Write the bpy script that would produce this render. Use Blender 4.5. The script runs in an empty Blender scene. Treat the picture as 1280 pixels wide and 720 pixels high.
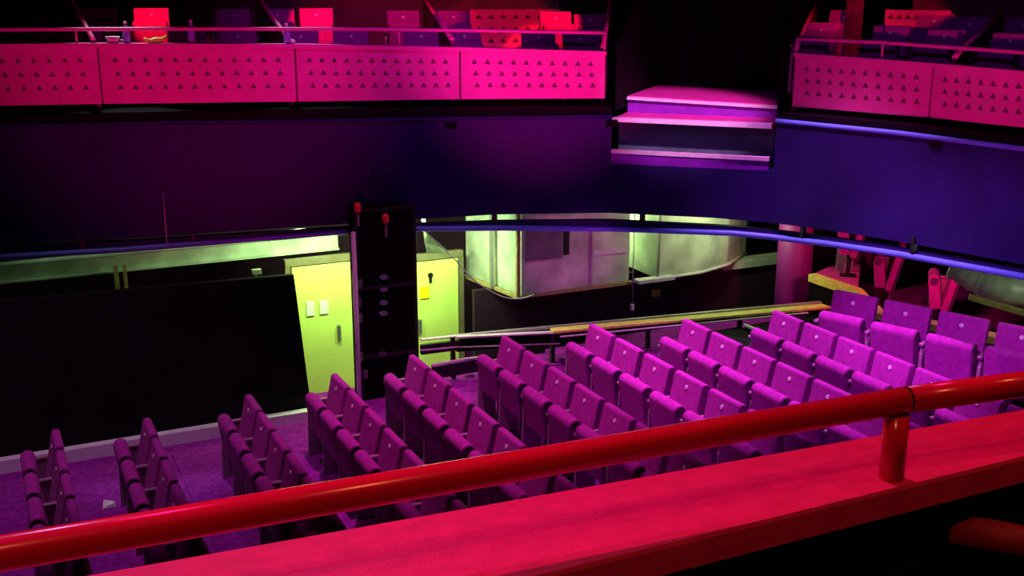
import bpy, bmesh, math, random
from mathutils import Vector, Matrix, Euler
random.seed(7)
S = bpy.context.scene
COL = S.collection
PI = math.pi

# ------------------------------------------------------------------ camera
F, HZ, EYE, YAW = 1400.0, -20.0, 5.2, math.radians(25.5)
PITCH = math.atan((360 - HZ) / F)
cam_d = bpy.data.cameras.new('camera')
cam_d.sensor_width = 36.0
cam_d.lens = F / 1280 * 36.0
cam_d.clip_start = 0.05
cam = bpy.data.objects.new('camera', cam_d)
cam.location = (0, 0, EYE)
cam.rotation_euler = (PI / 2 - PITCH, 0, -YAW)
COL.objects.link(cam)
S.camera = cam

# ------------------------------------------------------------------ view + world
S.view_settings.view_transform = 'Standard'
S.view_settings.look = 'None'
S.view_settings.gamma = 1.0
S.view_settings.use_curve_mapping = False
S.view_settings.exposure = 0.0
w = bpy.data.worlds.new('dark_house')
S.world = w
w.use_nodes = True
bg = w.node_tree.nodes['Background']
bg.inputs[0].default_value = (0.35, 0.03, 0.30, 1)
bg.inputs[1].default_value = 0.006

# ------------------------------------------------------------------ stage lighting
def spot(name, loc, aim, power, col, angle, blend=0.6, size=0.12):
    l = bpy.data.lights.new(name, 'SPOT')
    l.energy = power; l.color = col; l.spot_size = math.radians(angle); l.spot_blend = blend
    l.shadow_soft_size = size
    o = bpy.data.objects.new(name, l); COL.objects.link(o)
    o.location = loc
    o.rotation_euler = (Vector(aim) - Vector(loc)).to_track_quat('-Z', 'Y').to_euler()
    return o
def lamp(name, loc, power, col, size=0.1):
    l = bpy.data.lights.new(name, 'POINT'); l.energy = power; l.color = col; l.shadow_soft_size = size
    o = bpy.data.objects.new(name, l); COL.objects.link(o); o.location = loc
    return o
MAG = (1.0, 0.012, 0.36); VIO = (0.80, 0.10, 1.0); RED = (1.0, 0.012, 0.06); GRN = (0.72, 1.0, 0.42); BLU = (0.25, 0.12, 1.0)
# unseen magenta floods on the opposite balcony front, low to keep its seats dark, hottest near the entrance gap
spot('magenta_flood', (4.6, 5.6, 2.3), (6.2, 12.4, 4.6), 2300, (1.0, 0.010, 0.38), 30, 1.0)
spot('magenta_flood', (1.2, 5.6, 2.3), (2.4, 13.6, 4.6), 1300, (1.0, 0.008, 0.28), 42, 1.0)
spot('magenta_flood', (4.4, 4.6, 2.3), (9.2, 8.9, 4.5), 820, (1.0, 0.010, 0.30), 38, 1.0)
spot('magenta_flood', (4.4, 6.2, 1.95), (6.9, 12.55, 1.85), 420, (1.0, 0.012, 0.70), 15, 0.8)  # unseen beam added to tint the front face of the duct
spot('entrance_spot', (5.2, 6.4, 8.6), (7.9, 11.6, 3.75), 4200, (1.0, 0.30, 0.80), 17, 0.7)
# violet wash from the grid high over the stalls
spot('violet_spot', (6.5, 9.7, 8.7), (7.5, 8.9, 1.2), 4300, (0.88, 0.18, 0.86), 41, 0.7)
spot('violet_spot', (3.2, 9.9, 8.7), (4.8, 9.9, 0.9), 2300, (0.98, 0.18, 0.64), 46, 0.9)
spot('violet_spot', (0.0, 9.9, 8.7), (0.6, 11.4, 0.2), 950, (0.85, 0.34, 0.72), 44, 0.9)
spot('violet_spot', (4.0, 8.6, 8.7), (4.6, 13.6, 4.2), 420, (0.75, 0.05, 0.9), 40, 0.9)
spot('ledge_fill_spot', (1.6, 15.2, 8.6), (1.6, 13.75, 4.6), 900, (0.85, 1.0, 1.0), 17, 0.8)  # unseen pair, added to whiten the items on the balcony ledge
spot('ledge_fill_spot', (3.2, 15.0, 8.6), (3.5, 13.2, 4.6), 600, (0.85, 1.0, 1.0), 14, 0.8)
spot('indigo_spot', (2.5, 3.0, 7.5), (8.0, 10.4, 2.9), 330, (0.40, 0.12, 1.0), 56, 0.9)
spot('violet_spot', (4.0, 5.2, 6.3), (9.5, 8.5, 1.5), 1700, (0.75, 0.12, 0.90), 25, 0.7)  # unseen, added below the grid to brighten the slanted rear row
# red light on the near parapet
spot('red_spot', (0.9, 2.9, 7.8), (1.1, 1.2, 4.5), 280, (1.0, 0.012, 0.17), 46, 0.9, 0.05)
spot('magenta_spot', (-0.7, 2.4, 7.4), (0.1, 1.25, 4.5), 110, (1.0, 0.03, 0.55), 34, 0.9, 0.05)
spot('warm_spot', (-0.6, -0.4, 7.6), (0.6, 1.15, 4.6), 90, (1.0, 0.25, 0.10), 50, 0.8, 0.06)  # this and the next two: unseen, added for the rail's highlight streaks
spot('warm_spot', (2.6, 0.1, 7.4), (1.2, 1.15, 4.6), 60, (1.0, 0.25, 0.10), 46, 0.8, 0.06)
spot('violet_spot', (0.3, 5.5, 8.2), (0.5, 1.2, 4.6), 130, (0.75, 0.35, 1.0), 22, 0.8, 0.06)
# fluorescent work lights left on behind the balcony front
def tube_light(name, loc, aim, sx, sy_, power, col):
    l = bpy.data.lights.new(name, 'AREA'); l.shape = 'RECTANGLE'; l.size = sx; l.size_y = sy_; l.energy = power; l.color = col
    o = bpy.data.objects.new(name, l); COL.objects.link(o); o.location = loc
    o.rotation_euler = (Vector(aim) - Vector(loc)).to_track_quat('-Z', 'Y').to_euler()
tube_light('work_light', (3.75, 12.92, 2.42), (3.75, 13.6, 0.7), 0.9, 0.08, 50, GRN)
tube_light('work_light', (5.10, 12.75, 2.40), (5.15, 13.6, 0.7), 0.7, 0.08, 50, GRN)
tube_light('work_light', (-0.5, 13.72, 2.45), (-0.5, 13.95, 2.0), 6.0, 0.06, 3.5, (0.7, 1.0, 0.62))
lamp('work_light', (5.45, 12.7, 2.1), 8, (0.38, 1.0, 0.58))
lamp('work_light', (7.97, 13.75, 1.95), 42, GRN)
lamp('work_light', (9.0, 12.0, 2.40), 46, (0.85, 1.0, 0.5))
# red spots inside the opposite balcony
# (aimed after the seats are placed, see BALCONY)

# ------------------------------------------------------------------ projection helpers (read positions off the plan)
cy, sy, cp, sp = math.cos(YAW), math.sin(YAW), math.cos(PITCH), math.sin(PITCH)
def ray(u, v):
    x = (u - 640) / F; k = (360 - v) / F
    y = cp + k * sp; z = -sp + k * cp
    return Vector((x * cy + y * sy, -x * sy + y * cy, z))
def atz(u, v, z):
    r = ray(u, v); t = (z - EYE) / r.z
    return Vector((r.x * t, r.y * t, z))
def aty(u, v, Y):
    r = ray(u, v); t = Y / r.y
    return Vector((r.x * t, Y, EYE + r.z * t))
def proj(P):
    x = P[0] * cy - P[1] * sy; y = P[0] * sy + P[1] * cy; h = P[2] - EYE
    d = y * cp - h * sp
    return 640 + F * x / d, 360 - F * (y * sp + h * cp) / d
def zv(X, Y, v):
    y = X * sy + Y * cy; k = (360 - v) / F
    return EYE + y * (k * cp - sp) / (cp + k * sp)
def lerp(tab, x):
    if x <= tab[0][0]: return tab[0][1]
    for (a, b), (c, d) in zip(tab, tab[1:]):
        if x <= c: return b + (d - b) * (x - a) / (c - a)
    return tab[-1][1]
def spline(pts, n):
    out = []
    P = [Vector(p) for p in pts]
    P = [2 * P[0] - P[1]] + P + [2 * P[-1] - P[-2]]
    for i in range(1, len(P) - 2):
        a, b, c, d = P[i - 1:i + 3]
        for k in range(n):
            t = k / n
            out.append(0.5 * ((2 * b) + (c - a) * t + (2 * a - 5 * b + 4 * c - d) * t * t + (3 * b - a - 3 * c + d) * t ** 3))
    out.append(P[-2])
    return out

# ------------------------------------------------------------------ materials
def mat(name, col, rough=0.6, metal=0.0, var=0.15, scale=8.0, bump=0.0, bscale=60.0, spec=0.5, sheen=0.0, trans=0.0):
    m = bpy.data.materials.new(name); m.use_nodes = True
    nt = m.node_tree; b = nt.nodes['Principled BSDF']
    b.inputs['Roughness'].default_value = rough
    b.inputs['Metallic'].default_value = metal
    b.inputs['Specular IOR Level'].default_value = spec
    b.inputs['Transmission Weight'].default_value = trans
    if sheen: b.inputs['Sheen Weight'].default_value = sheen
    tc = nt.nodes.new('ShaderNodeTexCoord')
    if var > 0:
        n = nt.nodes.new('ShaderNodeTexNoise'); n.inputs['Scale'].default_value = scale; n.inputs['Detail'].default_value = 6
        r = nt.nodes.new('ShaderNodeValToRGB')
        r.color_ramp.elements[0].position = 0.3; r.color_ramp.elements[1].position = 0.7
        r.color_ramp.elements[0].color = tuple(c * (1 - var) for c in col) + (1,)
        r.color_ramp.elements[1].color = tuple(min(1, c * (1 + var)) for c in col) + (1,)
        nt.links.new(tc.outputs['Object'], n.inputs['Vector'])
        nt.links.new(n.outputs['Fac'], r.inputs['Fac'])
        nt.links.new(r.outputs['Color'], b.inputs['Base Color'])
    else:
        b.inputs['Base Color'].default_value = tuple(col) + (1,)
    if bump:
        n2 = nt.nodes.new('ShaderNodeTexNoise'); n2.inputs['Scale'].default_value = bscale; n2.inputs['Detail'].default_value = 3
        bp = nt.nodes.new('ShaderNodeBump'); bp.inputs['Strength'].default_value = bump; bp.inputs['Distance'].default_value = 0.01
        nt.links.new(tc.outputs['Object'], n2.inputs['Vector'])
        nt.links.new(n2.outputs['Fac'], bp.inputs['Height'])
        nt.links.new(bp.outputs['Normal'], b.inputs['Normal'])
    return m
M = {}
M['fabric'] = mat('purple_plush', (0.42, 0.03, 0.36), 0.9, var=0.18, scale=18, bump=0.3, bscale=140, spec=0.1, sheen=0.03)
M['shell'] = mat('dark_purple_plastic', (0.10, 0.02, 0.10), 0.5, var=0.1)
M['arm'] = mat('mauve_plastic', (0.34, 0.17, 0.30), 0.45, var=0.1)
M['black_metal'] = mat('black_metal', (0.006, 0.005, 0.007), 0.45, 0.0, var=0.2, scale=5)
M['plate'] = mat('white_number_plate', (0.9, 0.85, 0.9), 0.3, var=0)
M['carpet'] = mat('purple_carpet', (0.28, 0.018, 0.33), 0.95, var=0.35, scale=14, bump=0.4, bscale=200, spec=0.05)
M['panel'] = mat('rose_balcony_paint', (0.78, 0.13, 0.42), 0.5, var=0.10, scale=4)
M['hole'] = mat('black_perforation', (0.16, 0.02, 0.08), 0.8, var=0)
M['fascia'] = mat('indigo_fascia_paint', (0.012, 0.008, 0.080), 0.6, var=0.25, scale=1.2, spec=0.25)
M['black'] = mat('matt_black_paint', (0.004, 0.003, 0.005), 0.8, var=0.3, scale=3, spec=0.1)
M['drape'] = mat('black_flat_paint', (0.010, 0.010, 0.012), 0.9, var=0.3, scale=2, spec=0.1)
M['wall'] = mat('dark_plum_wall', (0.030, 0.010, 0.026), 0.8, var=0.25, scale=2, spec=0.2)
M['blue'] = mat('blue_grey_tube', (0.12, 0.36, 0.80), 0.3, 0.1, var=0.1)
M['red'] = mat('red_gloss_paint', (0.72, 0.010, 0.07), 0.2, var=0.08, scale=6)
M['shaded_red'] = mat('shaded_red_paint', (0.28, 0.008, 0.04), 0.6, var=0.15, scale=20)  # rail's red paint darkened to stand for the shade under the ledge
M['redledge'] = mat('red_ledge_paint', (0.74, 0.03, 0.20), 0.5, var=0.12, scale=25, bump=0.1, bscale=150)
M['door'] = mat('cream_green_door_paint', (0.66, 0.90, 0.20), 0.5, var=0.06, scale=3)
M['cream'] = mat('pale_frame_paint', (0.16, 0.14, 0.08), 0.6, var=0.2, scale=6)
M['green'] = mat('pale_green_steel', (0.42, 0.56, 0.42), 0.55, var=0.3, scale=3)
M['duct'] = mat('galvanised_duct', (0.56, 0.62, 0.52), 0.45, 0.1, var=0.38, scale=2.6, bump=0.25, bscale=5)
M['ductdark'] = mat('dull_grey_sheet', (0.16, 0.17, 0.17), 0.5, 0.4, var=0.3, scale=4)
M['skirting'] = mat('skirting_paint', (0.9, 0.9, 1.0), 0.5, var=0.08)
M['white'] = mat('off_white_paint', (0.72, 0.68, 0.74), 0.5, var=0.12, scale=10)
M['yellow'] = mat('yellow_nosing_paint', (0.92, 0.78, 0.16), 0.5, var=0.2, scale=14)
M['sign'] = mat('yellow_sign', (0.95, 0.80, 0.0), 0.5, var=0)
M['notice'] = mat('white_notice', (0.80, 0.95, 0.85), 0.5, var=0)
M['steel'] = mat('grey_steel', (0.45, 0.42, 0.45), 0.4, 0.6, var=0.15)
M['lens'] = mat('grey_connector', (0.22, 0.32, 0.36), 0.3, 0.3, var=0)
M['redcap'] = mat('red_plastic', (0.75, 0.03, 0.04), 0.4, var=0)
M['redlamp'] = mat('red_indicator', (0.75, 0.03, 0.04), 0.4, var=0)
M['redlamp'].node_tree.nodes['Principled BSDF'].inputs['Emission Color'].default_value = (1, 0.01, 0.03, 1)
M['redlamp'].node_tree.nodes['Principled BSDF'].inputs['Emission Strength'].default_value = 0.06
M['teal'] = mat('slate_panel', (0.05, 0.13, 0.11), 0.6, var=0.3, scale=6)
M['plum_column'] = mat('plum_column_paint', (0.28, 0.012, 0.26), 0.55, var=0.15, scale=3)
M['riser'] = mat('violet_riser', (0.22, 0.01, 0.42), 0.5, var=0.15)
M['step'] = mat('pink_step_floor', (0.72, 0.03, 0.38), 0.5, var=0.15, scale=5)
M['water'] = mat('clear_blue_plastic', (0.35, 0.50, 0.98), 0.12, var=0, trans=0.2)
M['wrapper'] = mat('lime_wrapper', (0.65, 0.85, 0.05), 0.4, var=0.2, scale=30)
M['wood'] = mat('raw_timber', (0.42, 0.32, 0.12), 0.7, var=0.3, scale=12)
M['plastic_sheet'] = mat('clear_polythene', (0.75, 0.85, 0.70), 0.25, var=0, trans=0.75)
M['divider'] = mat('plum_divider', (0.16, 0.02, 0.07), 0.6, var=0.2, scale=3)

# ------------------------------------------------------------------ builders
class MB:
    def __init__(s): s.bm = bmesh.new()
    def _mi(s, f0, mi):
        s.bm.faces.ensure_lookup_table()
        for f in s.bm.faces[f0:]: f.material_index = mi
    def box(s, c, d, rot=None, mi=0, bevel=0.0, seg=2):
        f0 = len(s.bm.faces)
        r = bmesh.ops.create_cube(s.bm, size=1.0)
        vs = r['verts']
        for v in vs: v.co = Vector((v.co.x * d[0], v.co.y * d[1], v.co.z * d[2]))
        if bevel:
            es = list({e for v in vs for e in v.link_edges})
            rr = bmesh.ops.bevel(s.bm, geom=es, offset=bevel, segments=seg, profile=0.5, affect='EDGES')
            vs = list({v for v in s.bm.verts if v.index == -1 or v in rr['verts']} | {v for v in vs if v.is_valid})
            vs = [v for v in vs if v.is_valid]
        m = Matrix.Translation(Vector(c)) @ (rot.to_matrix().to_4x4() if rot else Matrix.Identity(4))
        bmesh.ops.transform(s.bm, matrix=m, verts=vs)
        s._mi(f0, mi); return s
    def hexa(s, p, mi=0):            # p: 4 bottom + 4 top points, same winding
        f0 = len(s.bm.faces)
        v = [s.bm.verts.new(q) for q in p]
        for f in ((3, 2, 1, 0), (4, 5, 6, 7), (0, 1, 5, 4), (1, 2, 6, 5), (2, 3, 7, 6), (3, 0, 4, 7)):
            s.bm.faces.new([v[i] for i in f])
        s._mi(f0, mi); return s
    def tube(s, pts, r, n=10, mi=0, cap=True):
        f0 = len(s.bm.faces)
        P = [Vector(p) for p in pts]; rings = []
        ref = None
        for i, p in enumerate(P):
            t = (P[min(i + 1, len(P) - 1)] - P[max(i - 1, 0)]).normalized()
            if ref is None: ref = Vector((0, 0, 1)) if abs(t.z) < 0.9 else Vector((1, 0, 0))
            a = t.cross(ref).normalized(); b = a.cross(t).normalized(); ref = b
            rr = r[i] if isinstance(r, (list, tuple)) else r
            rings.append([s.bm.verts.new(p + a * rr * math.cos(2 * PI * k / n) + b * rr * math.sin(2 * PI * k / n)) for k in range(n)])
        for A, B in zip(rings, rings[1:]):
            for k in range(n): s.bm.faces.new((A[k], A[(k + 1) % n], B[(k + 1) % n], B[k])).smooth = True
        if cap:
            s.bm.faces.new(rings[0][::-1]); s.bm.faces.new(rings[-1])
        s._mi(f0, mi); return s
    def lathe(s, c, prof, n=16, mi=0):
        f0 = len(s.bm.faces)
        rings = [[s.bm.verts.new((c[0] + max(r, 1e-4) * math.cos(2 * PI * k / n), c[1] + max(r, 1e-4) * math.sin(2 * PI * k / n), c[2] + z)) for k in range(n)] for z, r in prof]
        for A, B in zip(rings, rings[1:]):
            for k in range(n): s.bm.faces.new((A[k], A[(k + 1) % n], B[(k + 1) % n], B[k])).smooth = True
        s.bm.faces.new(rings[0][::-1]); s.bm.faces.new(rings[-1])
        s._mi(f0, mi); return s
    def prism(s, poly, ext, mi=0):   # poly: 3-D points, ext: extrusion vector
        f0 = len(s.bm.faces)
        A = [s.bm.verts.new(p) for p in poly]; B = [s.bm.verts.new(Vector(p) + Vector(ext)) for p in poly]
        s.bm.faces.new(A[::-1]); s.bm.faces.new(B)
        n = len(A)
        for k in range(n): s.bm.faces.new((A[k], A[(k + 1) % n], B[(k + 1) % n], B[k]))
        s._mi(f0, mi); return s
    def sweep(s, path, prof, mi=0):  # path: [(x,y,zshift)], prof fn(i)->[(offset outwards, z)], offset along the left normal
        f0 = len(s.bm.faces); rings = []
        P = [Vector((p[0], p[1])) for p in path]
        for i, p in enumerate(P):
            t = (P[min(i + 1, len(P) - 1)] - P[max(i - 1, 0)]).normalized(); nrm = Vector((-t.y, t.x))
            rings.append([s.bm.verts.new((p.x + nrm.x * o, p.y + nrm.y * o, z)) for o, z in prof(i)])
        n = len(rings[0])
        for A, B in zip(rings, rings[1:]):
            for k in range(n): s.bm.faces.new((A[k], A[(k + 1) % n], B[(k + 1) % n], B[k]))
        s.bm.faces.new(rings[0][::-1]); s.bm.faces.new(rings[-1])
        s._mi(f0, mi); return s
    def build(s, name, mats, parent=None, bevel=0.0, smooth=False):
        bmesh.ops.recalc_face_normals(s.bm, faces=s.bm.faces)
        me = bpy.data.meshes.new(name); s.bm.to_mesh(me); s.bm.free()
        for m in (mats if isinstance(mats, (list, tuple)) else [mats]): me.materials.append(m)
        o = bpy.data.objects.new(name, me); COL.objects.link(o)
        if parent: o.parent = parent
        if bevel:
            b = o.modifiers.new('bevel', 'BEVEL'); b.width = bevel; b.segments = 3; b.limit_method = 'ANGLE'; b.angle_limit = math.radians(40)
        if smooth:
            for p in me.polygons: p.use_smooth = True
        return o
def tag(o, label, cat, group=None):
    o['label'] = label; o['category'] = cat
    if group: o['group'] = group
    return o
def thing(name, label, cat, loc=(0, 0, 0), rz=0.0, group=None):
    o = bpy.data.objects.new(name, None); COL.objects.link(o)
    o.location = loc; o.rotation_euler = (0, 0, rz); o.empty_display_size = 0.1
    return tag(o, label, cat, group)
def struct(o):
    o['kind'] = 'structure'; return o
def dup(root, loc, rz, label, group, scale=1.0):
    r = root.copy(); COL.objects.link(r); r.location = loc; r.rotation_euler = (0, 0, rz); r.scale = (scale,) * 3
    r['label'] = label; r['group'] = group
    for ch in list(root.children):
        c = ch.copy(); COL.objects.link(c); c.parent = r
        for g in list(ch.children):
            d = g.copy(); COL.objects.link(d); d.parent = c
    return r
def wp(v): return Vector(v)

# ================================================================== SETTING
ROWZ = [0.99, 0.99, 1.00, 1.12, 1.27, 1.41, 1.51, 1.56, 1.60]      # top of the backrests, row by row
BACKH = 0.92
ROWF = [z - BACKH for z in ROWZ]
# far-end corner of each row's backrests and the second-last corner used for the pitch
ROWPX = [(70, 535), (184, 521), (310.8, 491.8), (418.4, 465.8), (515.4, 442.3), (630.5, 419), (739.8, 403.9), (856.4, 397.5), (968.8, 386.8)]
PITCHY = [0.57, 0.57, 0.57, 0.57, 0.58, 0.57, 0.58, 0.555, 0.55]
ROWS = []
for k in range(9):
    c = atz(*ROWPX[k], ROWZ[k])
    ROWS.append((c.x, c.y, ROWF[k], PITCHY[k]))

# floor tiers
ym, yM = 1.7, 13.0
edges = [-7.0] + [0.5 * (ROWS[k][0] + ROWS[k + 1][0]) - 0.18 for k in range(8)] + [ROWS[8][0] + 0.35]
b = MB()
tx = [-7.0] + edges[1:-1] + [14.5]
prof = [(-7.0, -0.3)]
for k in range(9):
    prof.append((tx[k], ROWF[k])); prof.append((tx[k + 1], ROWF[k]))
prof.append((14.5, -0.3))
prof[0] = (-7.0, -0.3)
b.prism([(x, ym, z) for x, z in prof], (0, 12.25 - ym, 0))
struct(b.build('trim_30', M['carpet']))
struct(MB().box((3.75, 15.05, -0.15), (21.5, 5.6, 0.3)).build('floor', M['carpet']))
struct(MB().box((3.5, 18.0, 4.2), (21, 0.3, 9.6)).build('wall_back', M['wall']))
struct(MB().box((4.25, 15.1, 1.3), (19.5, 0.12, 2.62)).build('wall_backstage', M['wall']))
struct(MB().box((14.3, 8.0, 4.2), (0.3, 20.6, 9.6)).build('wall_right', M['black']))
struct(MB().box((-6.9, 8.0, 4.2), (0.3, 20.6, 9.6)).build('wall_left', M['black']))
struct(MB().box((3.5, -2.2, 4.2), (21, 0.3, 9.6)).build('wall_front', M['black']))
struct(MB().box((3.5, 8.0, 9.1), (21.2, 20.6, 0.3)).build('ceiling', M['black']))
# pale skirting strip at the foot of the black flat
p0, p1 = aty(-60, 601, 12.80), aty(376, 527, 12.80)
b = MB(); b.box((-0.75, 12.72, 0.075), (8.2, 0.12, 0.15)); struct(b.build('trim_1', M['skirting']))

# ------------------------------------------------------------------ balcony fascia
LP = [(-5.5, 14.1), (-3.0, 14.0), (0.24, 13.55), (1.9, 13.15), (3.93, 12.58), (5.54, 12.08), (6.90, 11.68)]
RP = [(8.26, 10.30), (8.71, 8.9), (8.94, 7.47), (9.0, 6.0), (8.9, 4.4)]
V_TOP = [(-400, 172), (0, 156), (200, 151), (440, 149), (620, 145), (760, 143), (960, 148), (1120, 164), (1280, 184), (1600, 225)]
V_SLOT = [(-400, 322), (0, 303), (150, 298), (300, 288), (440, 279), (620, 268), (760, 266), (930, 274), (1030, 286), (1120, 300), (1280, 329), (1600, 395)]
V_BOT = [(-400, 350), (0, 325), (150, 316), (300, 304), (440, 293), (515, 290), (620, 289), (760, 290), (930, 296), (1030, 308), (1120, 321), (1280, 350), (1600, 415)]
def strip(path, ft, fb, o0, o1, clampu=True):
    zs = []
    for p in path:
        u = proj((p.x, p.y, 3.2))[0]
        zs.append((zv(p.x, p.y, fb(u)), zv(p.x, p.y, ft(u))))
    b = MB()
    b.sweep([(p.x, p.y) for p in path], lambda i: [(o0, zs[i][0]), (o1, zs[i][0]), (o1, zs[i][1]), (o0, zs[i][1])])
    return b
def front_part(path, side):
    top = lambda u: lerp(V_TOP, u); slot = lambda u: lerp(V_SLOT, u); bot = lambda u: lerp(V_BOT, u)
    return top, slot, bot
Lp = spline([(x, y, 0) for x, y in LP], 6); Rp = spline([(x, y, 0) for x, y in RP], 6)
Gp = [Vector((6.90, 11.68, 0)), Vector((7.35, 11.26, 0)), Vector((7.8, 10.80, 0)), Vector((8.26, 10.30, 0))]
top = lambda u: lerp(V_TOP, u); slot = lambda u: lerp(V_SLOT, u); bot = lambda u: lerp(V_BOT, u)
gtop = lambda u: 205 + (u - 763) * 8 / 190
n = 0
for path, t_ in ((Lp, top), (Gp, gtop), (Rp, top)):
    n += 1
    o = struct(strip(path, t_, slot, 0.0, 0.16).build('trim_%d' % (n + 1), M['fascia']))
# lip below the slot and the tube along its lower edge, one continuous run each
ALL = Lp[:-1] + Gp[:-1] + Rp
ALL = spline([tuple(p) for p in ALL[::3]] + [tuple(ALL[-1])], 4)
struct(strip(ALL, lambda u: slot(u) + lerp([(0, 4), (440, 5), (620, 9), (930, 10), (1280, 8)], u), lambda u: bot(u) - 5, 0.02, 0.12).build('trim_5', M['fascia']))
zs = [zv(p.x, p.y, bot(proj((p.x, p.y, 2.4))[0]) - 4) for p in ALL]
struct(MB().tube([(p.x, p.y, z) for p, z in zip(ALL, zs)], 0.034, 10).build('trim_6', M['blue']))
b = MB()      # hangers that carry the lip
for u in (90, 250, 618, 820, 1010, 1150):
    p = min(ALL, key=lambda q: abs(proj((q.x, q.y, 2.5))[0] - u)); uu = proj((p.x, p.y, 2.5))[0]
    z0, z1 = zv(p.x, p.y, bot(uu) - 6), zv(p.x, p.y, slot(uu) - 8)
    b.box((p.x, p.y + 0.03, (z0 + z1) / 2), (0.05, 0.05, z1 - z0))
struct(b.build('trim_7', M['black_metal']))
# bead rail along the top edge of the fascia
for path in (Lp, Rp):
    n += 1
    zz = [zv(p.x, p.y, top(proj((p.x, p.y, 3.7))[0]) + 2) for p in path]
    struct(MB().tube([(p.x, p.y, z) for p, z in zip(path, zz)], 0.028, 8).build('trim_%d' % (n + 4), M['blue'] if path is Rp else M['fascia']))

for u, path in ((572, Lp), (1163, Rp), (763, Lp)):      # dark cleats below the bead rail
    n += 1
    i = min(range(len(path)), key=lambda k: abs(proj((path[k].x, path[k].y, 3.6))[0] - u)); p = path[i]; t = (path[min(i + 1, len(path) - 1)] - path[max(i - 1, 0)]).normalized()
    struct(MB().box((p.x, p.y, zv(p.x, p.y, top(u) + 11)), (0.14, 0.05, 0.08), Euler((0, 0, math.atan2(t.y, t.x))), 0, 0.008).build('trim_%d' % (n + 34), M['black']))
# balcony slab behind the fascia (its floor, and the ledge seen below the panels)
def offset(path, d):
    out = []
    for i, p in enumerate(path):
        t = (path[min(i + 1, len(path) - 1)] - path[max(i - 1, 0)]).normalized()
        out.append(Vector((p.x - t.y * d, p.y + t.x * d, 0)))
    return out
BZ = 3.80
def slab(path, z0, z1, d0, d1, name, m):
    b = MB(); b.sweep([(p.x, p.y) for p in path], lambda i: [(d0, z0), (d1, z0), (d1, z1), (d0, z1)]); return struct(b.build(name, m))
slab(Lp[4:], 3.56, 3.78, 0.03, 1.45, 'trim_10', M['black'])
slab(Rp[:-4], 3.56, 3.78, 0.03, 1.45, 'trim_11', M['black'])
slab(offset(Lp, 1.40)[6:], 3.60, 4.02, 0.0, 1.2, 'trim_12', M['black'])
slab(offset(Rp, 1.40)[:-4], 3.60, 4.02, 0.0, 1.2, 'trim_13', M['black'])
# underside of the balcony
slab(Lp[4:], 2.62, 2.70, 0.10, 1.6, 'trim_14', M['black'])
slab(Rp[:-4], 2.62, 2.70, 0.10, 2.4, 'trim_15', M['black'])
slab(Gp, 2.62, 2.70, 0.10, 2.4, 'trim_16', M['black'])

# ------------------------------------------------------------------ perforated balcony panels
PV_B = [(0, 135), (125, 130), (370, 127), (575, 124), (757, 123), (973, 133), (1163, 147), (1280, 158), (1500, 182)]
PV_T = [(0, 56), (125, 54), (370, 55), (575, 59), (757, 64), (975, 66), (1167, 80), (1280, 80), (1500, 95)]
PV_T = [(0, 56), (125, 54), (370, 55), (575, 59), (757, 64), (975, 66), (1167, 79), (1280, 89), (1500, 108)]
PL = offset(Lp, 0.30); PR = offset(Rp, 0.30)
def on_path(path, u, z=4.2):
    best = None
    for a, c in zip(path, path[1:]):
        ua, uc = proj((a.x, a.y, z))[0], proj((c.x, c.y, z))[0]
        if (ua - u) * (uc - u) <= 0 and abs(uc - ua) > 1e-6:
            return a.lerp(c, (u - ua) / (uc - ua))
    return path[0] if abs(proj((path[0].x, path[0].y, z))[0] - u) < abs(proj((path[-1].x, path[-1].y, z))[0] - u) else path[-1]
PANEL_N = ['leftmost', 'second', 'third', 'fourth']
def panel(u0, u1, path, label, holes):
    A, B = on_path(path, u0), on_path(path, u1)
    zb0, zb1 = zv(A.x, A.y, lerp(PV_B, u0)), zv(B.x, B.y, lerp(PV_B, u1))
    zt0, zt1 = zv(A.x, A.y, lerp(PV_T, u0)), zv(B.x, B.y, lerp(PV_T, u1))
    d = (B - A); L = d.length; t = d.normalized(); nb = Vector((-t.y, t.x, 0))       # nb points away from the stalls
    root = thing('perforated_balustrade', label, 'balcony panel', (A.x, A.y, 0), 0, 'perforated balcony front panels')
    P = lambda s, f, o=0.0: t * (s * L) + nb * o + Vector((0, 0, (zb0 + (zb1 - zb0) * s) * (1 - f) + (zt0 + (zt1 - zt0) * s) * f))
    g = 0.012 / L
    b = MB(); b.hexa([P(g, 0), P(1 - g, 0), P(1 - g, 0, .03), P(g, 0, .03), P(g, .93), P(1 - g, .93), P(1 - g, .93, .03), P(g, .93, .03)])
    H = (zt0 - zb0)
    for r in range(3):
        for c in range(holes):
            s = (c + 1.1 + (0.22 * (2 - r) - 0.2) * 0 + 0.10 * r) / (holes + 1.3); f = 0.73 - 0.225 * r
            ctr = P(s, f, -0.002)
            h = 0.035
            if s < 0.985:
                b.prism([ctr + t * (-h) + Vector((0, 0, -h * .75)), ctr + t * h + Vector((0, 0, -h * .75)), ctr + Vector((0, 0, h * .95))], nb * 0.006, mi=1)
    b.build('perforated_sheet', [M['panel'], M['hole']], root)
    b = MB(); b.hexa([P(0, .925, -.03), P(1, .925, -.03), P(1, .925, .16), P(0, .925, .16), P(0, 1, -.03), P(1, 1, -.03), P(1, 1, .16), P(0, 1, .16)])
    b.build('top_ledge', M['panel'], root)
    for s in (0.0, 1.0):
        q = P(s, 0.46, 0.05)
        MB().box(q, (0.03, 0.03, H * 0.9), Euler((0, 0, math.atan2(t.y, t.x)))).build('frame_post', M['divider'], root)
    return A, B
panel(-160, 125, PL, 'rose perforated balcony panel at the left edge of the opposite balcony', 13)
panel(125, 370, PL, 'rose perforated balcony panel below the two blue bottles', 12)
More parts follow.
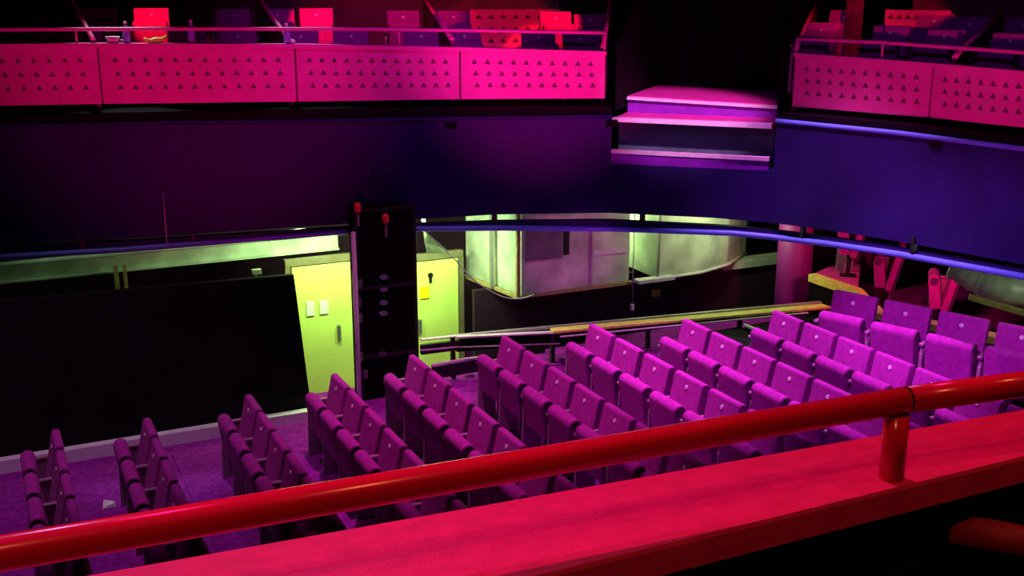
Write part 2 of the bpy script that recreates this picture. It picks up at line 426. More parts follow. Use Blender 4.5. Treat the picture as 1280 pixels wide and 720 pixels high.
panel(370, 575, PL, 'rose perforated balcony panel, second to the left of the entrance gap', 12)
panel(575, 757, PL, 'brightest magenta perforated balcony panel, left beside the entrance gap', 10)
panel(974, 1165, PR, 'rose perforated balcony panel directly right of the entrance gap', 10)
panel(1165, 1400, PR, 'rose perforated balcony panel cut by the right edge of the photo', 13)
# slim handrails above the panels
def handrail(path, us, dv, label):
    root = thing('balcony_handrail', label, 'handrail', (0, 0, 0))
    pts = []
    for u in us:
        p = on_path(path, u); pts.append(Vector((p.x, p.y, zv(p.x, p.y, lerp(dv, u)))))
    MB().tube(pts, 0.022, 8).build('rail_tube', M['panel'], root)
    for i in (0, len(pts) // 3, 2 * len(pts) // 3, len(pts) - 1):
        p = pts[i]; u = us[i]
        zt = zv(p.x, p.y, lerp(PV_T, u))
        MB().tube([(p.x, p.y, zt - 0.005), (p.x, p.y, p.z)], 0.014, 8).build('rail_stanchion', M['panel'], root)
    return root
handrail(offset(Lp, 0.33), [-200, -100, 0, 100, 200, 300, 400, 500, 600, 700, 755], [(-200, 38), (0, 37), (200, 36), (380, 36), (575, 38), (757, 41)],
         'slim pink handrail above the balcony panels left of the gap')
handrail(offset(Rp, 0.33), [979, 1040, 1100, 1160, 1220, 1280, 1350, 1420], [(979, 48), (1100, 53), (1280, 66), (1420, 78)],
         'slim pink handrail above the balcony panels right of the gap')

# ------------------------------------------------------------------ entrance gap with steps
root = None
g0, g1 = Vector((6.92, 11.72, 0)), Vector((8.24, 10.36, 0))
gt = (g1 - g0).normalized(); gn = Vector((-gt.y, gt.x, 0))       # away from the stalls
def gz(s, v0, v1, off=0.0):
    p = g0.lerp(g1, s) + gn * off; return zv(p.x, p.y, v0 + (v1 - v0) * s)
def gbox(va, vb, o0, o1, m, name, mi=0):       # va/vb: (left v, right v) of top and bottom at the front face
    pts = []
    for vv in (vb, va):
        for s, o in ((0, o0), (1, o0), (1, o1), (0, o1)):
            p = g0.lerp(g1, s); z = gz(s, vv[0], vv[1], o0); q = p + gn * o; pts.append((q.x, q.y, z))
    b = MB(); b.hexa(pts); return struct(b.build(name, m))
gbox((122, 134), (142, 153), 0.75, 3.6, M['riser'], 'trim_17')
gbox((121, 133), (124.5, 136.5), 0.70, 0.76, M['white'], 'trim_18')
gbox((119.5, 131.5), (121, 133), 0.76, 3.6, M['step'], 'trim_27')
gbox((148, 156), (190, 198), 0.42, 0.76, M['step'], 'trim_19')
gbox((147, 155), (152, 161), 0.02, 0.12, M['white'], 'trim_20')
gbox((147, 155), (152, 161), 0.12, 0.80, M['step'], 'trim_31')
gbox((152, 160), (190, 199), 0.34, 0.43, M['teal'], 'trim_21')
gbox((187, 197), (191.5, 201.5), -0.02, 0.06, M['white'], 'trim_22')
gbox((191, 201), (206, 214), 0.0, 0.42, M['riser'], 'trim_23')
# black back-drop and cheek walls of the entrance
for k, (p, s_) in enumerate(((g0, -0.05), (g1, 0.03))):
    q = p + gt * s_
    b = MB(); a = q + gn * 0.42; c = q + gn * 3.6
    e = gt * (0.025)
    b.hexa([a - e + Vector((0, 0, 3.7)), a + e + Vector((0, 0, 3.7)), c + e + Vector((0, 0, 3.7)), c - e + Vector((0, 0, 3.7)),
            a - e + Vector((0, 0, 4.5)), a + e + Vector((0, 0, 4.5)), c + e + Vector((0, 0, 6.6)), c - e + Vector((0, 0, 6.6))])
    struct(b.build('wall_%s' % ('gap_left' if k == 0 else 'gap_right'), M['black']))
a = g0 + gn * 2.4 - gt * 0.2; c = g1 + gn * 2.4 + gt * 0.2
b = MB(); N = 40; A = []; 
for i in range(N + 1):
    q = a.lerp(c, i / N) + gn * (0.05 * math.sin(i * 1.9)); A.append(q)
b.sweep([(q.x, q.y) for q in A], lambda i: [(0, 3.85), (0.03, 3.85), (0.03, 7.5), (0, 7.5)])
tag(b.build('door_curtain', M['drape']), 'black pleated curtain closing the back of the entrance gap', 'curtain')

# ================================================================== CHAIR
def make_chair(label):
    root = thing('theatre_seat', label, 'seat')
    W = 0.485
    def slabprof(pts, y0, y1): return [(x, y0, z) for x, z in pts], (0, y1 - y0, 0)
    def rounded(p, q, th, r, n=5):       # thick line p->q in (x,z) with rounded upper end
        d = (Vector(q) - Vector(p)).normalized(); nn = Vector((-d.y, d.x))
        P = [Vector(p) - nn * th / 2, ]
        out = [Vector(p) + nn * th / 2]
        out.append(Vector(p) - nn * th / 2)
        c = Vector(q) - d * r
        for i in range(n + 1):
            a = PI * i / n
            out.append(c - nn * (th / 2) * math.cos(a) + d * r * math.sin(a))
        return [(v.x, v.y) for v in out]
    b = MB(); poly, ext = slabprof(rounded((0.17, 0.30), (0.31, BACKH), 0.085, 0.03, 6), -W / 2, W / 2); b.prism(poly, ext)
    back = b.build('backrest', M['fabric'], root, bevel=0.016)
    b = MB(); poly, ext = slabprof(rounded((0.225, 0.27), (0.335, 0.76), 0.022, 0.011, 3), -W / 2 + .02, W / 2 - .02); b.prism(poly, ext)
    b.build('back_shell', M['shell'], root, bevel=0.004)
    b = MB(); poly, ext = slabprof(rounded((0.075, 0.33), (0.015, 0.75), 0.135, 0.065, 8), -W / 2 + 0.012, W / 2 - 0.012); b.prism(poly, ext)
    seat = b.build('seat', M['fabric'], root, bevel=0.018)
    b = MB()
    for sy_ in (-1, 1):
        b = MB(); b.tube([(0.025, sy_ * (W / 2 - 0.014), 0.685), (0.025, sy_ * (W / 2 - 0.004), 0.685)], 0.052, 14); b.build('hinge_cap', M['shell'], seat)
    d = Vector((0.14, 0, 0.62)).normalized(); nn = Vector((-d.z, 0, d.x))
    c = Vector((0.31, 0, BACKH)) - d * 0.105 + nn * 0.044
    b = MB(); b.tube([c - nn * 0.004, c + nn * 0.006], 0.021, 14)
    b.build('number_plate', M['plate'], root)
    # stanchion with armrest on the far side, foot
    y = W / 2 + 0.032
    b = MB()
    b.prism([(-0.02, y - .018, 0.0), (0.20, y - .018, 0.0), (0.23, y - .018, 0.52), (0.20, y - .018, 0.60), (0.04, y - .018, 0.60), (0.0, y - .018, 0.52)], (0, .036, 0))
    b.build('stanchion', M['arm'], root, bevel=0.006)
    b = MB(); b.box((0.13, y, 0.625), (0.30, 0.05, 0.035), None, 0)
    b.build('armrest', M['arm'], root, bevel=0.012)
    b = MB(); b.box((0.14, 0, 0.28), (0.07, W + 0.02, 0.05)); b.box((0.14, 0, 0.14), (0.06, 0.05, 0.27)); b.box((0.14, 0, 0.012), (0.2, 0.14, 0.02))
    b.build('pedestal', M['black_metal'], root, bevel=0.004)
    return root
ORD = ['first', 'second', 'third', 'fourth', 'fifth', 'sixth', 'seventh', 'eighth', 'ninth', 'tenth', 'eleventh', 'twelfth']
ROWN = ['in the leftmost row', 'in the second row from left', 'in the third row from left', 'in the fourth row from left', 'in the fifth row from left',
        'in the sixth row from left', 'in the seventh row from left', 'in the eighth row from left', 'in the ninth row from left', 'in the slanted rear row']
LEDGE = lambda u: 716 - 0.177 * (u - 130)
chair0 = None
def place(loc, rz, label, group, scale=1.0):
    global chair0
    if chair0 is None:
        chair0 = make_chair(label); chair0.location = loc; chair0.rotation_euler = (0, 0, rz); chair0['group'] = group; return chair0
    return dup(chair0, loc, rz, label, group, scale)
for k, (X, Y, zf, pt) in enumerate(ROWS):
    for j in range(12):
        yc = Y - 0.25 - pt * j
        loc = Vector((X - 0.31, yc, zf))
        u, v = proj((X, yc + 0.25, zf + BACKH))
        if v > LEDGE(u) + 6 or u > 1300: break
        nm = 'far-end seat' if j == 0 else ORD[j] + ' seat from far end'
        place(loc, 0, 'purple tip-up %s %s' % (nm, ROWN[k]), 'purple stalls seats row by row')
# slanted rear row
a10 = math.radians(21.0)
zt = 1.76; A10 = atz(1042, 361, zt); dirr = Vector((math.sin(a10), -math.cos(a10), 0))
for j in range(6):
    s = 1.10
    c = A10 + dirr * (0.29 + 0.63 * j); face = Vector((-math.cos(a10), -math.sin(a10), 0))
    loc = c - (-face) * 0.31 * s
    loc.z = zt - BACKH * s
    u, v = proj(c + Vector((0, 0, 0)))
    if u > 1330: break
    nm = 'far-end seat' if j == 0 else ORD[j] + ' seat from far end'
    place(loc, a10, 'purple tip-up %s %s' % (nm, ROWN[9]), 'purple stalls seats row by row', s)
R10F = zt - BACKH * 1.10
# riser platform that carries the slanted row
q = A10 + Vector((-0.9, 0.6, 0))
b = MB()
P = [A10 + dirr * -0.15 + face * 0.75, A10 + dirr * 4.2 + face * 0.75, A10 + dirr * 4.2 - face * 0.35, A10 + dirr * -0.15 - face * 0.35]
b.hexa([(p.x, p.y, ROWF[8] - 0.01) for p in P] + [(p.x, p.y, R10F) for p in P])
struct(b.build('trim_24', M['carpet']))

# step nosings in the side aisle
for k in range(3, 7):
    x = tx[k]; y0 = max(ROWS[k - 1][1], ROWS[k][1]) + 0.06
    y1 = 12.1 - (x - 5.0) * 0.2 - 0.06 if x > 4.4 else 12.2
    b = MB(); b.box((x - 0.0, (y0 + y1) / 2, ROWF[k] + 0.004), (0.045, y1 - y0, 0.03))
    tag(b.build('step_nosing', M['skirting'], bevel=0.004), 'white step nosing in the side aisle, beside the %s row from the left' % ORD[k], 'step nosing', 'white aisle step nosings')

SB = (((838, 408), (853, 417), 0.96, 'behind the eighth row from the left'), ((912, 399), (938, 409), 1.00, 'left beside the ninth row from the left'), ((952, 393), (966, 400), 1.04, 'topmost, nearest the slanted rear row'))
xs_ = []
for (pa, pb_, z, lab) in SB:
    A_, B_ = atz(*pa, z), atz(*pb_, z); xs_.append((0.5 * (A_.x + B_.x), z, lab))
for i, (x, z, lab) in enumerate(xs_):
    xe = xs_[i + 1][0] if i < 2 else 9.75
    y1 = 11.26 - (xe - 8.0) * 0.2 - 0.02; y0 = ROWS[7][1] + 0.10 if i < 2 else ROWS[8][1] + 0.14
    b = MB(); b.box(((x + xe) / 2, (y0 + y1) / 2, (z + 0.5) / 2), (xe - x, y1 - y0, z - 0.5)); struct(b.build('trim_%d' % (33 + i), M['black']))
    b = MB(); b.box((x - 0.005, (y0 + y1) / 2, z + 0.006), (0.045, y1 - y0, 0.03))
    tag(b.build('step_nosing', M['skirting'], bevel=0.004), 'white step nosing in the side aisle, ' + lab, 'step nosing', 'white aisle step nosings')

# ================================================================== BACKSTAGE
# black flat
t0, t1 = zv(-4.5, 12.85, 395), aty(365, 345, 12.85).z
b = MB()
b.hexa([(-5.2, 12.80, 0.02), (3.36, 12.80, 0.02), (3.36, 12.88, 0.02), (-5.2, 12.88, 0.02), (-5.2, 12.80, 2.02), (3.22, 12.80, 1.85), (3.22, 12.88, 1.85), (-5.2, 12.88, 2.02)])
tag(b.build('scenery_flat', M['drape']), 'large black scenery flat standing along the wall at left', 'scenery flat')
# pale green beam under the balcony
root = thing('steel_beam', 'long pale green steel beam hung under the balcony at left', 'beam', (0, 13.9, 1.965))
b = MB(); b.box((-0.9, 0, 0), (10.0, 0.03, 0.20)); b.build('beam_web', M['green'], root)
b = MB(); b.box((-0.9, 0, 0.105), (10.0, 0.14, 0.02)); b.box((-0.9, 0, -0.105), (10.0, 0.14, 0.02)); b.build('beam_flange', M['green'], root)
# short props below the beam
b = MB(); q = aty(146, 350, 13.74)
b.box((q.x, 13.74, .98), (0.05, 0.05, 1.96)); b.box((q.x + 0.10, 13.74, .98), (0.04, 0.05, 1.96)); b.box((q.x + 0.05, 13.74, 1.2), (0.14, 0.03, 0.06))
tag(b.build('timber_prop', M['wood']), 'pale double prop standing between black flat and green beam', 'prop')
b = MB(); q = aty(321, 340, 13.0); b.box((q.x, 13.02, q.z), (0.11, 0.06, 0.06)); b.box((q.x, 13.06, q.z / 2), (0.03, 0.03, q.z))
tag(b.build('junction_box', M['green'], bevel=0.004), 'small pale junction box above the black flat', 'junction box')

# doors
def door(nm, X0, X1, Y, z1, handle_x, mats):
    root = bpy.data.objects.new(nm, None); COL.objects.link(root); root['kind'] = 'structure'; root.location = (X0, Y, 0)
    Wd = X1 - X0
    MB().box((Wd / 2, 0.03, z1 / 2), (Wd, 0.05, z1)).build('door_leaf', M['door'], root, bevel=0.006)
    b = MB(); b.box((Wd / 2, 0.05, z1 + 0.06), (Wd + 0.16, 0.09, 0.09)); b.box((-0.05, 0.05, z1 / 2), (0.07, 0.09, z1 + .02)); b.box((Wd + 0.05, 0.05, z1 / 2), (0.07, 0.09, z1 + .02))
    b.build('door_frame', M['cream'], root, bevel=0.005)
    return root
dl = door('door_1', 3.40, 4.17, 13.6, 1.73, 0, None)
def on_door(u, v): q = aty(u, v, 13.595); return q
def doorpart(root, name, u, v, wx, wz, m, th=0.012, bev=0.003):
    q = on_door(u, v); l = q - root.location
    return MB().box((l.x, l.y, l.z), (wx, th, wz)).build(name, m, root, bevel=bev)
doorpart(dl, 'notice_plate', 388, 386, 0.10, 0.19, M['notice'])
doorpart(dl, 'notice_plate', 405, 384, 0.11, 0.18, M['notice'])
h = doorpart(dl, 'door_handle', 424, 416, 0.045, 0.22, M['ductdark'], 0.05, 0.015)
dr = door('door_2', 4.95, 5.68, 13.6, 1.62, 0, None)
doorpart(dr, 'warning_sign', 531, 366, 0.13, 0.16, M['sign'])
doorpart(dr, 'door_handle', 525, 408, 0.045, 0.20, M['ductdark'], 0.05, 0.015)
b = MB(); q = on_door(538, 344) - dr.location; b.tube([(q.x, q.y + .01, q.z), (q.x, q.y - .015, q.z)], 0.035, 14); b.box((q.x, q.y, q.z - 0.06), (0.035, 0.02, 0.09))
b.build('key_escutcheon', M['black_metal'], dr)

# black equipment tower between the doors
tw = thing('lighting_tower', 'tall black equipment tower between the two green doors', 'tower', (3.78, 12.20, 0.0))
TX0, TX1 = 0.03, 0.76
b = MB(); b.box(((TX0 + TX1) / 2, 0.13, 1.35), (TX1 - TX0, 0.24, 2.70)); b.build('tower_body', M['black'], tw, bevel=0.01)
b = MB()
for x in (TX0 + 0.01, TX1 - 0.01): b.box((x, -0.005, 1.36), (0.04, 0.05, 2.72))
for z in (0.05, 0.9, 1.75, 2.68): b.box(((TX0 + TX1) / 2, -0.005, z), (TX1 - TX0, 0.05, 0.04))
b.build('tower_frame', M['black_metal'], tw, bevel=0.004)
for (u, v) in ((480, 347), (480, 362), (480, 379), (480, 392), (479, 443)):
    q = aty(u, v, 12.17) - tw.location
    ob = MB().tube([(0, 0.03, 0), (0, -0.012, 0)], [0.055, 0.046], 14).build('round_socket', M['lens'] if v < 440 else M['shell'], tw)
    ob.location = q; ob.scale = (1, 1, 0.55)
for (u, v) in ((450, 355), (449, 378), (450, 398), (451, 446), (457, 468)):
    q = aty(u, v, 12.17) - tw.location
    MB().box((q.x, q.y, q.z), (0.05, 0.05, 0.11)).build('cable_clamp', M['ductdark'], tw, bevel=0.012)
for (u, v) in ((447, 259), (482, 273)):
    q = aty(u, v, 12.14); l = q - tw.location
    MB().lathe((l.x, l.y, l.z - 0.05), [(0, 0.0), (0, 0.035), (0.07, 0.042), (0.10, 0.03), (0.11, 0.0)], 12).build('red_lamp', M['redlamp'], tw)
    MB().tube([(l.x, l.y, l.z - 0.22), (l.x, l.y, l.z - 0.045)], 0.016, 8).build('cap_stem', M['steel'], tw)
q = aty(463, 254, 12.16); q2 = aty(463, 218, 12.16)
MB().tube([q - tw.location, q2 - tw.location], 0.012, 6).build('aerial_rod', M['black_metal'], tw)
b = MB(); q = aty(441.5, 290, 12.12); b.tube([(q.x, 12.12, ROWF[3]), (q.x, 12.12, q.z)], 0.028, 10)
tag(b.build('conduit_pole', M['skirting']), 'thin white vertical pole at the left edge of the black tower', 'pole')
# clear polythene hanging and a loose cable
q = [Vector((aty(525, 284, 12.75).x, 12.75, 2.62)), Vector((aty(529, 284, 12.75).x, 12.75, 2.62)), aty(534, 290, 12.72), aty(549, 308, 12.72), aty(566, 319, 12.78), aty(548, 318, 12.85), aty(534, 316, 12.85), aty(531, 304, 12.8)]
b = MB(); b.prism(q, (0.0, 0.012, 0.0)); tag(b.build('polythene_scrap', M['plastic_sheet']), 'scrap of clear polythene hanging above the right green door', 'plastic sheet')
pts = spline([tuple(aty(u, v, 12.45)) for u, v in ((528, 286), (552, 308), (575, 331), (590, 348), (610, 362), (632, 372), (652, 373), (668, 368))], 4)
tag(MB().tube(pts, 0.009, 6).build('cable', M['white']), 'thin pale cable drooping from the polythene to the duct corner', 'cable')
b = MB(); q0 = aty(203, 238, 13.02); pts = [aty(203, 238, 13.0), aty(206, 270, 13.0), aty(208, 296, 13.0), aty(208, 310, 13.0)]
tag(MB().tube(pts, 0.008, 6).build('cable', M['steel']), 'short grey cable hanging down the dark balcony front at left', 'cable')

# ducts
def duct(label, foot, z0, z1, extra=None):
    root = thing('air_duct', label, 'duct', (foot[0][0], foot[0][1], z0))
    o = Vector((foot[0][0], foot[0][1], z0))
    b = MB(); b.prism([Vector((x, y, z0)) - o for x, y in foot], (0, 0, z1 - z0)); b.build('duct_casing', M['duct'], root, bevel=0.008)
    return root
d1 = duct('square galvanised air duct hung right of the right green door', [(6.12, 12.55), (7.78, 12.62), (7.78, 13.9), (5.92, 13.9)], 1.30, 2.58)
o = d1.location
def ductpart(root, name, u0, v0, u1, v1, Y, m, th=0.02):
    a, c = aty(u0, v0, Y), aty(u1, v1, Y)
    l = (a + c) / 2 - root.location
    return MB().box((l.x, l.y, l.z), (abs(c.x - a.x), th, abs(a.z - c.z))).build(name, m, root, bevel=0.003)
ductpart(d1, 'access_panel', 656, 285, 703, 322, 12.54, M['ductdark'])
ductpart(d1, 'duct_strap', 705, 285, 711, 318, 12.54, M['black_metal'], 0.03)
ductpart(d1, 'duct_seam', 740, 285, 742, 358, 12.582, M['duct'], 0.008)
ductpart(d1, 'duct_seam', 742, 313, 787, 315, 12.595, M['white'], 0.012)
b = MB(); l = Vector((6.06, 12.53, 1.29)) - o; b.box((l.x, l.y, 0.6), (0.05, 0.05, 1.25)); b.box((0.82, 0.02, -0.01), (1.70, 0.06, 0.04)); b.box((-0.14, 0.66, -0.01), (0.05, 1.36, 0.04), Euler((0, 0, math.radians(8.4))))
b.build('corner_angle', M['wood'], d1)
b = MB(); a = aty(617, 290, 13.1); b.box((a.x - o.x - .03, 13.1 - o.y, 0.63), (0.05, 0.05, 1.28)); b.build('drop_rod', M['steel'], d1)
d2 = duct('long galvanised air duct hung left of the plum column', [(8.15, 12.50), (8.9, 12.55), (9.5, 12.75), (10.2, 13.25), (10.4, 14.2), (8.15, 14.2)], 1.32, 2.58)
o = d2.location
b = MB(); b.box((0, -0.02, 0.6), (0.035, 0.035, 1.3)); b.build('drop_rod', M['steel'], d2)
b = MB(); pts = [(8.15, 12.50), (8.9, 12.55), (9.5, 12.75), (10.2, 13.25)]
b.tube([Vector((x, y - .01, 1.31)) - o for x, y in pts], 0.022, 6); b.build('duct_rim', M['white'], d2)
a = aty(795, 352, 12.45); c = aty(840, 355, 12.45)
b = MB(); b.box(((a.x + c.x) / 2, 12.45, a.z), (c.x - a.x, 0.14, 0.05)); tag(b.build('loose_board', M['white'], bevel=0.004), 'short pale board under the gap between the ducts', 'board')
for (u, v, lab) in ((790, 384, 'small white pull cord weight below the duct gap'),):
    q = aty(u, v, 12.4); t2 = Vector((q.x, q.y, 2.62))
    root = thing('pull_cord', lab, 'cord', q)
    MB().tube([(0, 0, 0), t2 - q], 0.006, 6).build('cord_line', M['steel'], root)
    MB().box((0, 0, 0), (0.05, 0.05, 0.09)).build('cord_weight', M['white'], root, bevel=0.012)
q = aty(820, 366, 13.0); b = MB(); b.box(q, (0.13, 0.05, 0.10)); b.box(q + Vector((0, -.03, 0)), (0.08, 0.03, 0.05)); tag(b.build('wall_socket', M['wood'], bevel=0.006), 'small dull socket box below the loose board', 'socket')
# dark partition behind the aisle, with the pale beam on it
b = MB(); b.hexa([(5.72, 13.15, 0), (10.6, 13.0, 0), (10.6, 13.08, 0), (5.72, 13.23, 0), (5.72, 13.15, 1.27), (10.6, 13.0, 1.27), (10.6, 13.08, 1.27), (5.72, 13.23, 1.27)])
struct(b.build('wall_partition', M['wall']))
a, c = aty(905, 332, 12.95), aty(975, 327, 12.95)
b = MB(); b.box((10.15, 12.95, a.z - 0.02), (1.2, 0.08, 0.09)); b.box((10.15, 13.1, a.z + 0.02), (1.2, 0.2, 0.02))
tag(b.build('steel_beam', M['green']), 'short pale green steel beam left of the plum column', 'beam')
# plum column
q = aty(993, 330, 11.95)
cl = thing('round_column', 'plum round column behind the aisle, under the balcony', 'column', (q.x, 11.95, 0))
MB().tube([(0, 0, 0), (0, 0, 2.62)], 0.24, 28).build('column_shaft', M['plum_column'], cl, smooth=False)
MB().tube([(0, 0, 0.0), (0, 0, 0.12)], 0.27, 28).build('column_base', M['plum_column'], cl)

# guard rail with yellow edge beside the aisle
gr = thing('guard_barrier', 'long low barrier with yellow edge behind the seat rows', 'barrier', (4.4, 12.2, 0))
o = gr.location
A, B = Vector((4.98, 12.1, 0)), Vector((9.98, 11.1, 0)); tt = (B - A).normalized()
def bar(p, q, w_, h_, name, m, root=gr):
    d = q - p; c = (p + q) / 2 - root.location
    return MB().box(c, (d.length, w_, h_), Euler((0, -math.asin(d.z / d.length), math.atan2(d.y, d.x)))).build(name, m, root, bevel=0.003)
zt_ = 1.06
bar(aty(570, 420, 12.1), aty(1036, 377, 11.1), 0.05, 0.035, 'top_rail', M['steel'])
y0, y1 = aty(690, 413.5, 11.72), aty(1036, 382.5, 11.0)
bar(y0, y1, 0.16, 0.03, 'yellow_edge', M['yellow'])
bar(aty(570, 421, 12.0), aty(700, 415, 11.74), 0.08, 0.02, 'pale_edge', M['white'])
bar(aty(570, 432, 12.14), aty(705, 420, 11.85), 0.03, 0.16, 'barrier_board', M['black'])
bar(aty(705, 415, 11.85), aty(1036, 386, 11.15), 0.03, 0.06, 'barrier_board', M['black'])
bar(aty(526, 437, 12.1), aty(574, 431, 12.08), 0.06, 0.12, 'end_board', M['black_metal'])
bar(aty(526, 424.5, 12.1), aty(574, 419.5, 12.08), 0.07, 0.015, 'end_board_cap', M['white'])
bar(aty(526, 438, 12.06), aty(574, 433, 12.06), 0.04, 0.015, 'lower_cap', M['white'])
bar(aty(540, 457, 12.0), aty(601, 446, 12.0), 0.05, 0.03, 'lower_rail', M['white'])
bar(aty(540, 466, 12.0), aty(605, 455, 12.0), 0.04, 0.16, 'lower_board', M['black_metal'])
bar(aty(575, 434, 11.95), aty(700, 429.5, 11.65), 0.03, 0.012, 'mid_rail', M['steel'])
bar(aty(700, 421, 11.6), aty(1010, 391, 10.95), 0.03, 0.015, 'mid_rail', M['white'])
for s in (0.0, 0.25, 0.5, 0.75, 1.0):
    p = A.lerp(B, s); l = p - o
    MB().box((l.x, l.y + 0.03, 0.55), (0.05, 0.05, 1.0)).build('barrier_post', M['black_metal'], gr)

# ------------------------------------------------------------------ rear platform with pink-lit seats
PZ = 1.45
face = Vector((-math.cos(a10), -math.sin(a10), 0))
pe = [atz(1015, 343, PZ), atz(1072, 362, PZ), A10 + dirr * 0.35 - face * 0.50, A10 + dirr * 1.3 - face * 0.50, A10 + dirr * 4.4 - face * 0.50]
pe = [Vector((p.x, p.y, 0)) for p in pe]
TZ = 1.02
b = MB(); poly = [Vector((p.x, p.y, 0.6)) for p in pe] + [Vector((14.0, pe[-1].y, 0.6)), Vector((14.0, pe[0].y + 0.3, 0.6))]
b.prism(poly, (0, 0, TZ - 0.6)); struct(b.build('trim_25', M['carpet']))
b = MB(); r1 = ray(1085, 350); r1 = Vector((r1.x, r1.y, 0)).normalized()
poly = [pe[0], pe[1], pe[1] + r1 * 1.7, pe[0] + Vector((1.9, 0.9, 0))]
b.prism([Vector((p.x, p.y, TZ)) for p in poly], (0, 0, PZ - TZ)); struct(b.build('trim_28', M['step']))
b = MB(); b.sweep([(p.x, p.y) for p in pe], lambda i: [(-0.04, 0.7), (0.04, 0.7), (0.04, PZ - .09), (-0.04, PZ - .09)]); struct(b.build('trim_29', M['black']))
b = MB(); b.sweep([(p.x, p.y) for p in pe], lambda i: [(-0.06, PZ - 0.09), (0.06, PZ - 0.09), (0.06, PZ + 0.012), (-0.06, PZ + 0.012)])
tag(b.build('platform_nosing', M['yellow']), 'yellow nosing along the edge of the rear platform under the balcony', 'nosing')
for (u, v, z, rz, lab) in ((1046, 344, PZ, -40, 'tip-up seat lit pink, left beside the yellow platform nosing'),
                              (1091, 384, TZ, -45, 'tip-up seat lit pink, in the middle of the rear platform'),
                              (1158, 412, TZ, -45, 'tip-up seat lit pink, rightmost on the rear platform under the lip')):
    q = atz(u, v, z)
    place((q.x, q.y, z), math.radians(rz), lab, 'pink-lit seats on the rear platform')
spot('pink_spot', (9.4, 8.9, 2.52), (10.6, 10.7, 1.5), 150, (1.0, 0.04, 0.22), 75, 0.6)
# right-hand crumpled duct and timber
P = [aty(1185, 335, 8.6), aty(1230, 358, 8.3), aty(1300, 378, 8.0)]
dd = thing('flexible_duct', 'crumpled silver duct under the balcony at the right edge', 'duct', P[0])
pts = spline([tuple(aty(1188, 336, 9.0) - P[0]), tuple(aty(1225, 352, 8.7) - P[0]), tuple(aty(1262, 362, 8.4) - P[0]), tuple(aty(1330, 372, 8.0) - P[0])], 8)
MB().tube(pts, [0.10 + 0.07 * min(1, i / 12) + 0.012 * math.sin(i * 2.4) for i in range(len(pts))], 14).build('duct_sleeve', M['duct'], dd)
MB().tube([Vector(p) + Vector((0, 0, -0.17)) for p in pts[6:]], 0.03, 6).build('duct_band', M['black_metal'], dd)
a, c = aty(1212, 371, 8.5), aty(1300, 397, 8.05)
d = c - a; b = MB(); b.box((a + c) / 2, (d.length, 0.10, 0.06), Euler((0, -math.asin(d.z / d.length), math.atan2(d.y, d.x))))
tag(b.build('timber_batten', M['wood'], bevel=0.005), 'raw timber batten below the crumpled duct at right', 'batten')
lamp('work_light', (9.6, 7.6, 2.45), 7, (0.8, 1.0, 0.6))

# ================================================================== BALCONY seats, dividers, bits
def balc(u, v, path, off, side, label, zoff=0.0):
    P = offset(path, off); P = [2 * P[0] - P[1]] + P + [P[-1] + (P[-1] - P[-2]).normalized() * 0.8]; p = on_path(P, u)
    i = min(range(len(P)), key=lambda k: (P[k] - p).length)
    t = (P[min(i + 1, len(P) - 1)] - P[max(i - 1, 0)]).normalized()
    rz = math.atan2(t.y, t.x) + PI / 2          # chair faces -X locally; must face -normal
    z = zv(p.x, p.y, v) - (BACKH - 0.10) * 0.88
    nrm = Vector((-t.y, t.x, 0))
    loc = p - nrm * 0.29
    loc.z = z
    return place(loc, rz, label, 'seats on the opposite balcony', 0.88)
ROW1 = [(6, 47), (58, 47), (108, 46), (238, 46), (300, 46), (378, 46), (440, 46), (527, 46), (580, 46), (672, 47), (723, 49)]
ROW2 = [(70, 19), (130, 19), (195, 19), (295, 20), (350, 20), (398, 19), (505, 22), (567, 22), (693, 23), (735, 26)]
for j, (u, v) in enumerate(ROW1):
    balc(u, v, Lp, 1.05, 0, 'front-row balcony seat left of the entrance gap, %s from the left' % ORD[j])
for j, (u, v) in enumerate(ROW2):
    balc(u, v, Lp, 2.0, 0, 'second-row balcony seat left of the entrance gap, %s from the left' % ORD[j])
for j, (u, v) in enumerate([(1027, 38), (1112, 42), (1180, 47), (1262, 52)]):
    balc(u, v, Rp, 0.95, 0, 'front-row balcony seat right of the entrance gap, %s from the left' % ORD[j])
for j, (u, v) in enumerate([(1037, 22), (1165, 27), (1210, 31), (1276, 32)]):
    balc(u, v, Rp, 1.8, 0, 'second-row balcony seat right of the entrance gap, %s from the left' % ORD[j])
# red spots on single seats and the rear wall
def red_on(u, v, path, off, power, ang):
    p = on_path(offset(path, off), u); aim = Vector((p.x, p.y, zv(p.x, p.y, v)))
    src = on_path(offset(path, 0.9), u); 
    spot('red_spot', (aim.x - 0.25, aim.y - 1.6, 5.9), aim, power, (1.0, 0.008, 0.05), ang, 0.35, 0.03)
red_on(200, 28, Lp, 1.9, 420, 22)
red_on(400, 28, Lp, 1.9, 420, 22)
red_on(692, 30, Lp, 1.9, 420, 22)
red_on(640, 22, Lp, 2.7, 80, 40)
red_on(505, 20, Lp, 2.4, 70, 60)
red_on(1140, 18, Rp, 2.2, 130, 40)
p = on_path(offset(Rp, 1.45), 1063)
struct(MB().box((p.x, p.y, 6.3), (0.14, 0.14, 5.0)).build('trim_32', M['divider']))
spot('red_spot', (p.x - 0.9, p.y - 1.2, 6.4), (p.x, p.y, 4.8), 150, (1.0, 0.008, 0.05), 40, 0.6, 0.03)
